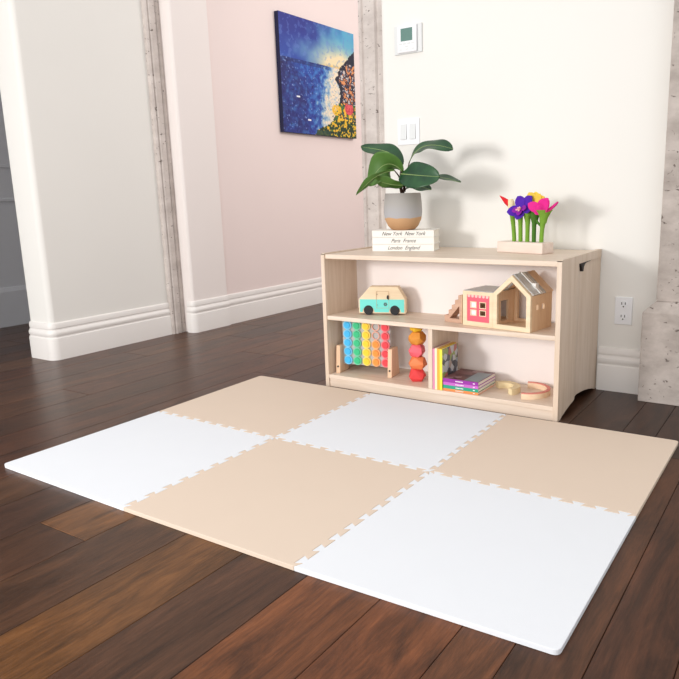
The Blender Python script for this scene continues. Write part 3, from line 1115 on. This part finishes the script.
# square half: front frame, back frame, left wall
for yy in (0.0, HD - T):
    bm = bmesh.new()
    ring(bm, [(0, 0), (U0, 0), (U0, EV), (0, EV)], [(0.020, 0.018), (U0 - 0.016, 0.018), (U0 - 0.016, EV - 0.014), (0.020, EV - 0.014)], 'y', yy, yy + T)
    obj('box_frame', bm, MAT['toywood'] if yy == 0 else MAT['beech'], house, bevel=0.0012)
a0, a1, b0, b1_ = 0.020, U0 - 0.016, 0.018, EV - 0.014
bm = bmesh.new()
xs = [a0, a0 + 0.018, a0 + 0.041, a0 + 0.060, a0 + 0.084, a1]
zs = [b0, b0 + 0.026, b0 + 0.044, b0 + 0.056, b0 + 0.076, b1_]
grid_holes(bm, xs, zs, {(1, 1), (3, 1), (1, 3), (3, 3)}, 'y', 0.002, 0.006)
pk = obj('pink_window_panel', bm, MAT['pink_panel'], house)
for (i, j) in ((1, 1), (3, 1), (1, 3), (3, 3)):
    bm = bmesh.new()
    x0_, x1_, z0_, z1_ = xs[i], xs[i + 1], zs[j], zs[j + 1]
    e = 0.003
    ring(bm, [(x0_ - e, z0_ - e), (x1_ + e, z0_ - e), (x1_ + e, z1_ + e), (x0_ - e, z1_ + e)], [(x0_, z0_), (x1_, z0_), (x1_, z1_), (x0_, z1_)], 'y', 0.0004, 0.0065)
    obj('window_frame', bm, MAT['toywood'], pk)
    if i == 1:
        boxo('window_pane', (x0_, x1_, 0.0035, 0.0050, z0_, z1_), MAT['white_paint'], pk)
bm = bmesh.new()
for k in range(6):
    disc(bm, (a0 + 0.009 + k * 0.0166, 0.0004, b1_ - 0.004), 0.006, 0.003, 'y', 12)
obj('scalloped_trim', bm, plain('pale_pink_print', (246, 196, 190), 0.6), pk)
bm = bmesh.new()
box(bm, 0, 0.010, T, HD - T, 0, EV)
obj('side_wall', bm, MAT['beech'], house)
# partition between the halves with a doorway
bm = bmesh.new()
grid_holes(bm, [T, 0.05, 0.105, HD - T], [0.008, 0.02, 0.10, EV], {(1, 1)}, 'x', U0 - 0.004, U0 + 0.005)
obj('partition_wall', bm, MAT['beech'], house)
# right wall with two little windows
bm = bmesh.new()
grid_holes(bm, [T, 0.045, 0.062, 0.085, 0.108, HD - T], [0.0, 0.076, 0.098, EV - 0.002], {(1, 1), (3, 1)}, 'x', HW - 0.009, HW)
obj('side_wall', bm, MAT['beech'], house)
bm = bmesh.new()
box(bm, 0.010, HW - 0.009, T, HD - T, 0, 0.008)
obj('base_board', bm, MAT['beech'], house)
# flat clear lid on the square half
boxo('clear_lid', (0.002, U0, 0.003, HD - 0.003, EV, EV + 0.003), MAT['acrylic'], house)
# pitched roof: clear front half, white strip, wooden rear strip, each side
px = U0 + pw / 2


def roof_strip(name, m, ya, yb, side, th=0.004, lift=0.0):
    bm = bmesh.new()
    xe = HW + 0.002 if side > 0 else U0 - 0.002
    dx, dz = xe - px, EV - PK
    L = math.hypot(dx, dz)
    nx, nz_ = -dz / L * side, abs(dx) / L
    a = (px + nx * lift, PK + nz_ * lift)
    b = (xe + nx * lift, EV + nz_ * lift)
    prism(bm, [a, b, (b[0] + nx * th, b[1] + nz_ * th), (a[0] + nx * th, a[1] + nz_ * th)], 'y', ya, yb)
    return obj(name, bm, m, house)


for side in (1, -1):
    roof_strip('clear_roof_pane', MAT['acrylic'], T, HD - 0.055, side)
    roof_strip('wooden_roof_board', MAT['beech'], HD - 0.055, HD, side)
    roof_strip('white_roof_strip', MAT['white_paint'], 0.060, 0.076, side, 0.004, 0.0045)
bm = bmesh.new()
box(bm, HW - 0.030, HW - 0.012, 0.058, 0.080, EV + 0.018, EV + 0.040)
obj('chimney', bm, MAT['white_paint'], house, bevel=0.001)
# inner post and arch
bm = bmesh.new()
box(bm, U0 + 0.066, U0 + 0.078, HD - T - 0.010, HD - T, 0.008, EV + 0.03)
obj('inner_post', bm, MAT['beech'], house)

stairs = empty('toy_stairs', (0.985, 1.345, ZMID + 0.0003), math.radians(-10))
tag(stairs, 'small wooden toy stairs standing left of the toy house', 'toy stairs')
st = [(0, 0)]
N = 5
for k in range(N):
    st += [(-0.085 + 0.017 * k, 0.012 + 0.0215 * k)][:0]
outl = [(-0.002, 0.0), (-0.002, 0.112), (-0.018, 0.112), (-0.018, 0.092), (-0.034, 0.092), (-0.034, 0.071), (-0.050, 0.071), (-0.050, 0.050), (-0.066, 0.050),
        (-0.066, 0.028), (-0.086, 0.028), (-0.086, 0.0)]
inner = [(-0.013, 0.016)] * 1 + [(-0.013, 0.070), (-0.0135, 0.0695), (-0.020, 0.062), (-0.027, 0.054), (-0.034, 0.046), (-0.040, 0.040), (-0.046, 0.033), (-0.052, 0.026), (-0.056, 0.021), (-0.061, 0.016), (-0.058, 0.0155)]
bm = bmesh.new()
ring(bm, outl, inner, 'y', 0, 0.05)
obj('steps', bm, MAT['rosewood'], stairs, bevel=0.0006)
bm = bmesh.new()
box(bm, -0.0019, 0.0005, 0.0, 0.05, 0.0, 0.114)
o = obj('end_board', bm, MAT['beech'], stairs)

# ------------------------------------------------------------------ colour counter rack
rack = empty('counting_rack', (0.385, 1.298, ZBOT + 0.0003), math.radians(8))
tag(rack, 'clear upright counting frame with rows of coloured round counters', 'toy')
for x0_, dy in ((0.002, 0.0), (0.253, 0.0)):
    bm = bmesh.new()
    prism(bm, [(0.0 + dy, 0.0), (0.090 + dy, 0.0), (0.072 + dy, 0.124), (0.010 + dy, 0.124)], 'x', x0_, x0_ + 0.020)
    stn = obj('wooden_stand', bm, MAT['blush'], rack, bevel=0.0015)
    bm = bmesh.new()
    disc(bm, (x0_ + 0.010, -0.0008, 0.030), 0.0038, 0.004, 'y', 14)
    obj('screw', bm, MAT['slot'], stn)
bm = bmesh.new()
box(bm, 0.022, 0.253, 0.038, 0.044, 0.036, 0.236)
obj('clear_panel', bm, MAT['acrylic'], rack)
CC = [('sky blue', (64, 184, 240)), ('green', (52, 190, 130)), ('yellow', (248, 208, 52)), ('orange', (246, 148, 62)), ('red', (236, 66, 76))]
for ci, (cn, cc) in enumerate(CC):
    mm = plain(cn.replace(' ', '_') + '_counter', cc, 0.45, 0.4, 0.03)
    dk = plain(cn.replace(' ', '_') + '_rim', tuple(min(255, int(v * 0.68 + 78)) for v in cc), 0.45, 0.4)
    for ri in range(5):
        cx, cz = 0.049 + 0.0458 * ci, 0.214 - 0.0395 * ri
        if ci == 3 and ri < 2:
            bm = bmesh.new()
            n = 24
            P1 = [(cx + 0.0192 * math.cos(2 * math.pi * k / n), cz + 0.0192 * math.sin(2 * math.pi * k / n)) for k in range(n)]
            P2 = [(cx + 0.0145 * math.cos(2 * math.pi * k / n), cz + 0.0145 * math.sin(2 * math.pi * k / n)) for k in range(n)]
            ring(bm, P1, P2, 'y', 0.032, 0.037)
            o = obj('empty_ring', bm, plain('pink_ring', (226, 170, 150), 0.5), rack, smooth=True, autos=40)
            bm = bmesh.new()
            disc(bm, (cx, 0.046, cz), 0.0150, 0.003, 'y', 24)
            o = obj('hole_backing', bm, plain('brown_backing', (170, 98, 62), 0.7), rack)
            continue
        bm = bmesh.new()
        disc(bm, (cx, 0.027, cz), 0.0142, 0.010, 'y', 28)
        d = obj('round_counter', bm, mm, rack, smooth=True, autos=40, bevel=0.0012)
        d['label'] = cn + ' round counter'
        bm = bmesh.new()
        n = 28
        P1 = [(cx + 0.0202 * math.cos(2 * math.pi * k / n), cz + 0.0202 * math.sin(2 * math.pi * k / n)) for k in range(n)]
        P2 = [(cx + 0.0150 * math.cos(2 * math.pi * k / n), cz + 0.0150 * math.sin(2 * math.pi * k / n)) for k in range(n)]
        ring(bm, P1, P2, 'y', 0.0305, 0.037)
        obj('rim', bm, dk, d, smooth=True, autos=40)


# ------------------------------------------------------------------ stack of faceted wooden blocks
def gem(name, rx, rz, seed, m, z, label, x=0.783, y=1.35, rot=0.0):
    rr = random.Random(seed)
    bm = bmesh.new()
    vs = []
    for ring_z, rr_, n, ph in ((-1.0, 0.66, 4, 0.0), (-0.30, 1.0, 5, 0.6), (0.35, 0.98, 4, 0.2), (1.0, 0.64, 4, 0.5)):
        for k in range(n):
            a = 2 * math.pi * k / n + ph + seed * 1.3 + rr.uniform(-0.15, 0.15)
            q = rr_ * rr.uniform(0.94, 1.04)
            zz = ring_z if abs(ring_z) == 1 else ring_z + rr.uniform(-0.2, 0.2)
            vs.append(bm.verts.new((rx * q * math.cos(a), rx * q * math.sin(a), rz * (zz + 1))))
    res = bmesh.ops.convex_hull(bm, input=bm.verts[:])
    junk = [v for v in bm.verts if not v.link_faces]
    bmesh.ops.delete(bm, geom=junk, context='VERTS')
    bmesh.ops.dissolve_limit(bm, angle_limit=math.radians(7), verts=bm.verts[:], edges=bm.edges[:])
    o = obj(name, bm, m, None, bevel=0.0014)
    o.location = (x, y, z)
    o.rotation_euler = (0, 0, rot)
    tag(o, label, 'toy block', 'faceted wooden stacking blocks')


GEMS = [(0.040, 0.0265, 1, (236, 74, 76), 'red faceted wooden block at the bottom of the stack'),
        (0.043, 0.0265, 2, (240, 136, 84), 'orange faceted wooden block, second from the bottom'),
        (0.040, 0.0260, 3, (240, 104, 118), 'pink faceted wooden block in the middle of the stack'),
        (0.039, 0.0265, 4, (226, 150, 60), 'amber faceted wooden block, second from the top'),
        (0.029, 0.0120, 5, (242, 196, 50), 'yellow faceted wooden block on top, just under the middle shelf')]
z = ZBOT + 0.0002
for k, (rx, rz, sd, col, lab) in enumerate(GEMS):
    gem('faceted_block', rx, rz, sd, plain('gem_%s' % lab.split()[0], col, 0.5, 0.35, 0.08, 40), z, lab, 0.774 + (0.002 if k % 2 else -0.002), 1.352)
    z += 2 * rz + 0.0002


# ------------------------------------------------------------------ books on the bottom shelf
def noisy_cover(name, cols, scale=30):
    m, nt, b = new_mat(name, cols[0], 0.35, 0.45)
    tc = nd(nt, 'ShaderNodeTexCoord')
    vo = nd(nt, 'ShaderNodeTexVoronoi', Scale=float(scale))
    nt.links.new(tc.outputs['Object'], vo.inputs['Vector'])
    sp = nd(nt, 'ShaderNodeSeparateColor')
    nt.links.new(vo.outputs['Color'], sp.inputs[0])
    cr = nd(nt, 'ShaderNodeValToRGB')
    cr.color_ramp.interpolation = 'CONSTANT'
    el = cr.color_ramp.elements
    el[0].color = srgb(cols[0])
    el[1].position = 1.0 / len(cols)
    el[1].color = srgb(cols[1])
    for i in range(2, len(cols)):
        e = el.new(i / len(cols))
        e.color = srgb(cols[i])
    nt.links.new(sp.outputs[0], cr.inputs['Fac'])
    nt.links.new(cr.outputs['Color'], b.inputs['Base Color'])
    return m


COLLAGE = noisy_cover('collage_cover', [(150, 164, 180), (88, 92, 102), (170, 150, 140), (196, 200, 204), (60, 60, 70), (186, 110, 100), (150, 168, 96)], 42)
TOPCOV = noisy_cover('dark_red_cover', [(96, 50, 54), (130, 84, 84), (74, 44, 50), (150, 120, 120), (104, 62, 62)], 30)
GREYCOV = plain('blue_grey_cover', (136, 146, 152), 0.35, 0.45)


def upright_book(x, w, col, d, h, lab, cover=None, y=1.268):
    b = empty('book', (x, y, ZBOT + 0.0003))
    tag(b, lab, 'book', 'picture books on the bottom shelf')
    mm = plain('spine_' + lab.split()[0], col, 0.4, 0.4)
    bm = bmesh.new()
    box(bm, 0, w, 0, 0.002, 0, h)
    box(bm, 0, 0.0015, 0.002, d, 0, h)
    box(bm, w - 0.0015, w, 0.002, d, 0, h)
    obj('cover', bm, mm, b, bevel=0.0004)
    boxo('pages', (0.0015, w - 0.0015, 0.002, d - 0.003, 0.003, h - 0.003), MAT['paper'], b)
    if cover:
        boxo('cover_picture', (w, w + 0.0005, 0.002, d, 0.0, h), cover, b)


upright_book(0.8925, 0.0092, (222, 140, 172), 0.150, 0.168, 'pink-spined upright book against the shelf divider')
upright_book(0.9021, 0.0098, (248, 232, 196), 0.150, 0.170, 'cream-spined upright book between the pink and golden ones')
upright_book(0.9123, 0.0104, (234, 176, 66), 0.150, 0.170, 'golden-spined upright book beside the yellow one')
upright_book(0.9232, 0.0120, (250, 226, 70), 0.140, 0.168, 'yellow-spined upright book with a collage cover, next to the flat stack', COLLAGE)

FLAT = [('orange', (240, 140, 76), 'orange-spined book lying at the bottom of the flat stack'),
        ('green', (40, 160, 126), 'green-spined book lying second from the bottom'),
        ('lilac', (198, 104, 196), 'lilac-spined book lying below the purple one'),
        ('purple', (150, 46, 158), 'purple-spined book lying on top of the flat stack')]
hb = [0.0095, 0.0140, 0.0120, 0.0150]
z = ZBOT + 0.0003
for k, (nm, col, lab) in enumerate(FLAT):
    b = empty('book', (0.9370, 1.272, z))
    tag(b, lab, 'book', 'picture books on the bottom shelf')
    w, d, h = 0.153, 0.168, hb[k]
    mm = plain(nm + '_book_cover', col, 0.4, 0.4)
    bm = bmesh.new()
    box(bm, 0, w, 0, 0.002, 0, h)
    box(bm, 0, w, 0.002, d, 0, 0.0013)
    box(bm, 0, w, 0.002, d, h - 0.0013, h)
    obj('cover', bm, mm, b, bevel=0.0004)
    boxo('pages', (0.002, w - 0.002, 0.002, d - 0.002, 0.0013, h - 0.0013), MAT['paper'], b)
    # unreadable small white title marks on the spine
    bm = bmesh.new()
    rr = random.Random(k)
    xx = 0.055
    for q in range(6):
        ww = 0.003 + rr.random() * 0.003
        box(bm, xx, xx + ww, -0.0004, 0.0002, h * 0.36, h * 0.62)
        xx += ww + 0.0014
    obj('title_marks', bm, MAT['white_paint'], b)
    boxo('publisher_mark', (w - 0.022, w - 0.014, -0.0004, 0.0002, h * 0.36, h * 0.6), MAT['white_paint'], b)
    if k == 3:
        bm = bmesh.new()
        box(bm, 0, w, 0.001, d, h, h + 0.0004)
        o = obj('cover_picture', bm, TOPCOV, b)
        bm = bmesh.new()
        box(bm, 0.090, w - 0.002, 0.006, d - 0.03, h + 0.0004, h + 0.0007)
        obj('cover_photo', bm, GREYCOV, o)
    z += h + 0.0002


# ------------------------------------------------------------------ two wooden arches lying flat
def arch_piece(name, cx, cy, ro, ri, a0, a1, tail, h, m_top, m_in, label, zb):
    t = empty(name, (cx, cy, zb))
    tag(t, label, 'toy arch')
    def outline(ro_, ri_):
        n = 26
        O = [(ro_ * math.cos(math.radians(a0 + (a1 - a0) * i / n)), ro_ * math.sin(math.radians(a0 + (a1 - a0) * i / n))) for i in range(n + 1)]
        I = [(ri_ * math.cos(math.radians(a0 + (a1 - a0) * i / n)), ri_ * math.sin(math.radians(a0 + (a1 - a0) * i / n))) for i in range(n + 1)]
        if tail:
            d0 = (math.sin(math.radians(a0)), -math.cos(math.radians(a0)))
            d1 = (-math.sin(math.radians(a1)), math.cos(math.radians(a1)))
            O = [(O[0][0] + d0[0] * tail, O[0][1] + d0[1] * tail)] + O + [(O[-1][0] + d1[0] * tail, O[-1][1] + d1[1] * tail)]
            I = [(I[0][0] + d0[0] * tail, I[0][1] + d0[1] * tail)] + I + [(I[-1][0] + d1[0] * tail, I[-1][1] + d1[1] * tail)]
        return O, I
    def strip(za, zb_, O, I):
        bm = bmesh.new()
        V = [[[bm.verts.new((p[0], p[1], zz)) for p in L] for L in (O, I)] for zz in (za, zb_)]
        n = len(O)
        for i in range(n - 1):
            bm.faces.new((V[0][0][i], V[0][0][i + 1], V[0][1][i + 1], V[0][1][i]))
            bm.faces.new((V[1][0][i], V[1][1][i], V[1][1][i + 1], V[1][0][i + 1]))
            bm.faces.new((V[0][0][i], V[1][0][i], V[1][0][i + 1], V[0][0][i + 1]))
            bm.faces.new((V[0][1][i], V[0][1][i + 1], V[1][1][i + 1], V[1][1][i]))
        for e_ in (0, n - 1):
            bm.faces.new((V[0][0][e_], V[0][1][e_], V[1][1][e_], V[1][0][e_]))
        return bm
    O, I = outline(ro, ri)
    obj('arch_body', strip(0, h - 0.003, O, I), m_in, t, smooth=True, autos=40)
    obj('painted_face', strip(h - 0.003, h, O, I), m_top, t, smooth=True, autos=40)


arch_piece('wooden_arch', 1.152, 1.372, 0.068, 0.041, -38, 138, 0.0, 0.024, plain('olive_yellow_stain', (230, 210, 166), 0.6, 0.3), wood('straw_wood', (242, 224, 182), (232, 212, 166), 'X', 18),
           'small straw-yellow wooden arch lying flat beside the book stack', ZBOT + 0.0003)
arch_piece('wooden_arch', 1.247, 1.388, 0.088, 0.075, -78, 102, 0.010, 0.024, plain('coral_stain', (224, 140, 128), 0.6, 0.3), wood('blush_wood', (244, 220, 188), (238, 202, 172), 'X', 18),
           'larger coral-edged wooden arch lying flat at the right end of the bottom shelf', ZBOT + 0.0003)

# ------------------------------------------------------------------ wall fittings
YW = 1.775
th = empty('thermostat', (0.512, YW, 1.513))
tag(th, 'white wall thermostat with a green-grey screen above the light switches', 'thermostat')
boxo('back_plate', (-0.072, 0.072, -0.008, 0, -0.060, 0.062), MAT['plate_grey'], th, 0.003)
boxo('housing', (-0.050, 0.050, -0.020, -0.008, -0.056, 0.058), MAT['plate'], th, 0.004)
boxo('screen', (-0.030, 0.030, -0.0205, -0.019, -0.008, 0.046), MAT['lcd'], th)
bm = bmesh.new()
for x in (-0.032, -0.011, 0.011, 0.032):
    box(bm, x - 0.007, x + 0.007, -0.0212, -0.0198, -0.022, -0.016)
for x in (-0.032, 0.0, 0.032):
    box(bm, x - 0.006, x + 0.006, -0.0212, -0.0198, -0.046, -0.040)
box(bm, -0.008, 0.008, -0.0212, -0.0198, -0.034, -0.028)
obj('buttons', bm, MAT['plate_grey'], th)

sw = empty('light_switch', (0.506, YW, 1.114))
tag(sw, 'white double rocker light switch on the wall above the plant', 'light switch')
boxo('switch_plate', (-0.058, 0.058, -0.006, 0, -0.058, 0.058), MAT['plate'], sw, 0.002)
for x in (-0.024, 0.024):
    bm = bmesh.new()
    prism(bm, [(-0.0065, -0.034), (-0.013, -0.034), (-0.0085, 0.034), (-0.0065, 0.034)], 'x', x - 0.016, x + 0.016)
    obj('rocker', bm, MAT['plate_grey'], sw, bevel=0.0008)

ou = empty('power_outlet', (1.508, YW, 0.342))
tag(ou, 'white double power outlet low on the wall right of the shelf', 'power outlet')
bm = bmesh.new()
box(bm, -0.035, 0.035, -0.006, 0, -0.057, 0.057)
obj('outlet_plate', bm, MAT['plate'], ou, bevel=0.002)
for dz in (0.026, -0.026):
    bm = bmesh.new()
    disc(bm, (0, -0.0085, dz), 0.0165, 0.003, 'y', 24)
    f = obj('socket_face', bm, MAT['plate'], ou, smooth=True, autos=40)
    bm = bmesh.new()
    for dx in (-0.007, 0.007):
        box(bm, dx - 0.0014, dx + 0.0014, -0.0092, -0.0086, dz, dz + 0.010)
    disc(bm, (0, -0.0092, dz - 0.008), 0.0028, 0.0006, 'y', 12)
    obj('socket_slots', bm, MAT['slot'], f)

# ------------------------------------------------------------------ seascape canvas
CY0, CY1, CZ0, CZ1, CXW = 2.83, 3.745, 1.290, 2.092, -1.1645
cv = empty('canvas_painting', (CXW, (CY0 + CY1) / 2, (CZ0 + CZ1) / 2))
tag(cv, 'canvas painting of a blue sea and flowery cliff on the blush wall', 'painting')
hw, hh = (CY1 - CY0) / 2, (CZ1 - CZ0) / 2
boxo('stretched_edge', (0.0, 0.034, -hw, hw, -hh, hh), plain('navy_canvas_edge', (24, 26, 62), 0.7), cv)


def lerp(a, b, t):
    t = max(0.0, min(1.0, t))
    return tuple(x + (y - x) * t for x, y in zip(a, b))


def nz3(x, y, s, seed=0.0, oct_=3):
    return mn.fractal(Vector((x * s, y * s, seed)), 1.0, 2.0, oct_)


def paint(u, v):
    """u left to right, v top to bottom, both 0..1"""
    n1, n2, n3 = nz3(u, v, 6, 1), nz3(u, v, 22, 5), nz3(u, v, 45, 9)
    hz = 0.36
    glow = math.exp(-(((u - 0.78) / 0.30) ** 2 + ((v - 0.36) / 0.16) ** 2))
    if v < hz + 0.004 * n2:
        c = lerp((36, 44, 132), (42, 78, 168), v / hz + n1 * 0.3)
        c = lerp(c, (78, 164, 204), 1.9 * (u - 0.30 + 0.5 * (v - 0.1)) + 0.3 * n1)
        c = lerp(c, (236, 220, 178), glow * 1.5 + 0.12 * n1)
        c = lerp(c, (240, 196, 92), 1.6 * math.exp(-(((u - 0.72) / 0.22) ** 2 + ((v - 0.375) / 0.035) ** 2)) - 0.35)
        if n2 > 0.30: c = lerp(c, (104, 132, 200), 0.35)
    else:
        t = (v - hz) / (1 - hz)
        c = lerp((24, 48, 138), (40, 104, 190), 0.5 + n2 * 0.9 - 0.3 * t)
        c = lerp(c, (20, 24, 92), 0.9 - 2.2 * u + 0.5 * n1)
        if t < 0.05: c = lerp(c, (18, 32, 96), 0.7)
        ctr = 0.72 - 0.08 * t
        wd = 0.06 + 0.20 * t * (1.2 - t)
        s = math.exp(-((u - ctr) / (wd + 0.05)) ** 2)
        c = lerp(c, (96, 168, 214), s * 1.3 + n2 * 0.4)
        c = lerp(c, (240, 224, 196), s * 1.7 - 0.55 + n2 * 0.7)
        if n3 > 0.62: c = lerp(c, (200, 218, 238), 0.6)
        c = lerp(c, (96, 130, 205), max(0, n3) * 0.5)
        if n3 < -0.62: c = lerp(c, (12, 18, 60), 0.7)
    # headland: edge as a function of v
    knots = [(0.17, 0.99), (0.25, 0.90), (0.32, 0.82), (0.38, 0.76), (0.43, 0.72), (0.47, 0.70), (0.52, 0.77), (0.62, 0.77), (0.72, 0.74), (0.78, 0.70), (0.85, 0.66), (0.90, 0.58), (0.95, 0.44), (1.0, 0.40)]
    edge = 2
    for (va, ua), (vb, ub) in zip(knots, knots[1:]):
        if va <= v <= vb:
            edge = ua + (ub - ua) * (v - va) / (vb - va)
    edge += 0.03 * n2
    if u > edge:
        c = (22, 26, 48)
        q = n2 + 0.6 * n3
        if v > 0.30 and u > edge + 0.045:
            if q > 0.30: c = (222, 150, 96)
            elif q > 0.14: c = (150, 74, 54)
            elif q < -0.34: c = (206, 196, 190)
            elif q < -0.22: c = (70, 84, 120)
        if v > 0.68:
            if q > 0.12: c = (240, 190, 48)
            elif q < -0.26: c = (56, 112, 50)
            if (u - 0.90) ** 2 + (v - 0.72) ** 2 < 0.0040: c = (226, 92, 96) if n3 > -0.1 else (200, 60, 76)
        if v > 0.84:
            c = (26, 52, 34) if q < 0.08 else ((236, 184, 40) if q > 0.22 else (78, 128, 52))
    if v > 0.955 and 0.42 < u < 0.62: c = lerp(c, (26, 60, 52), 0.8)
    if (u - 0.715) ** 2 * 1.2 + (v - 0.75) ** 2 * 2.2 < 0.0060 and n3 > -0.25: c = (238, 188, 46)
    # small white sails
    for su, sv in ((0.33, 0.875), (0.20, 0.68)):
        if abs(u - su) < 0.022 and abs(v - sv) < 0.007: c = (236, 240, 246)
    return c


NU, NV = 190, 150
bm = bmesh.new()
cl = bm.loops.layers.float_color.new('tint')
V = [[bm.verts.new((0.0345, -hw + 2 * hw * i / NU, hh - 2 * hh * j / NV)) for j in range(NV + 1)] for i in range(NU + 1)]
for i in range(NU):
    for j in range(NV):
        f = bm.faces.new((V[i][j], V[i][j + 1], V[i + 1][j + 1], V[i + 1][j]))
        col = srgb(paint((i + 0.5) / NU, (j + 0.5) / NV))
        for lp in f.loops:
            lp[cl] = col
me = bpy.data.meshes.new('painted_face')
bm.to_mesh(me)
bm.free()
link('painted_face', me, attr_mat('oil_paint', 'tint', 0.5, 0.4), cv)
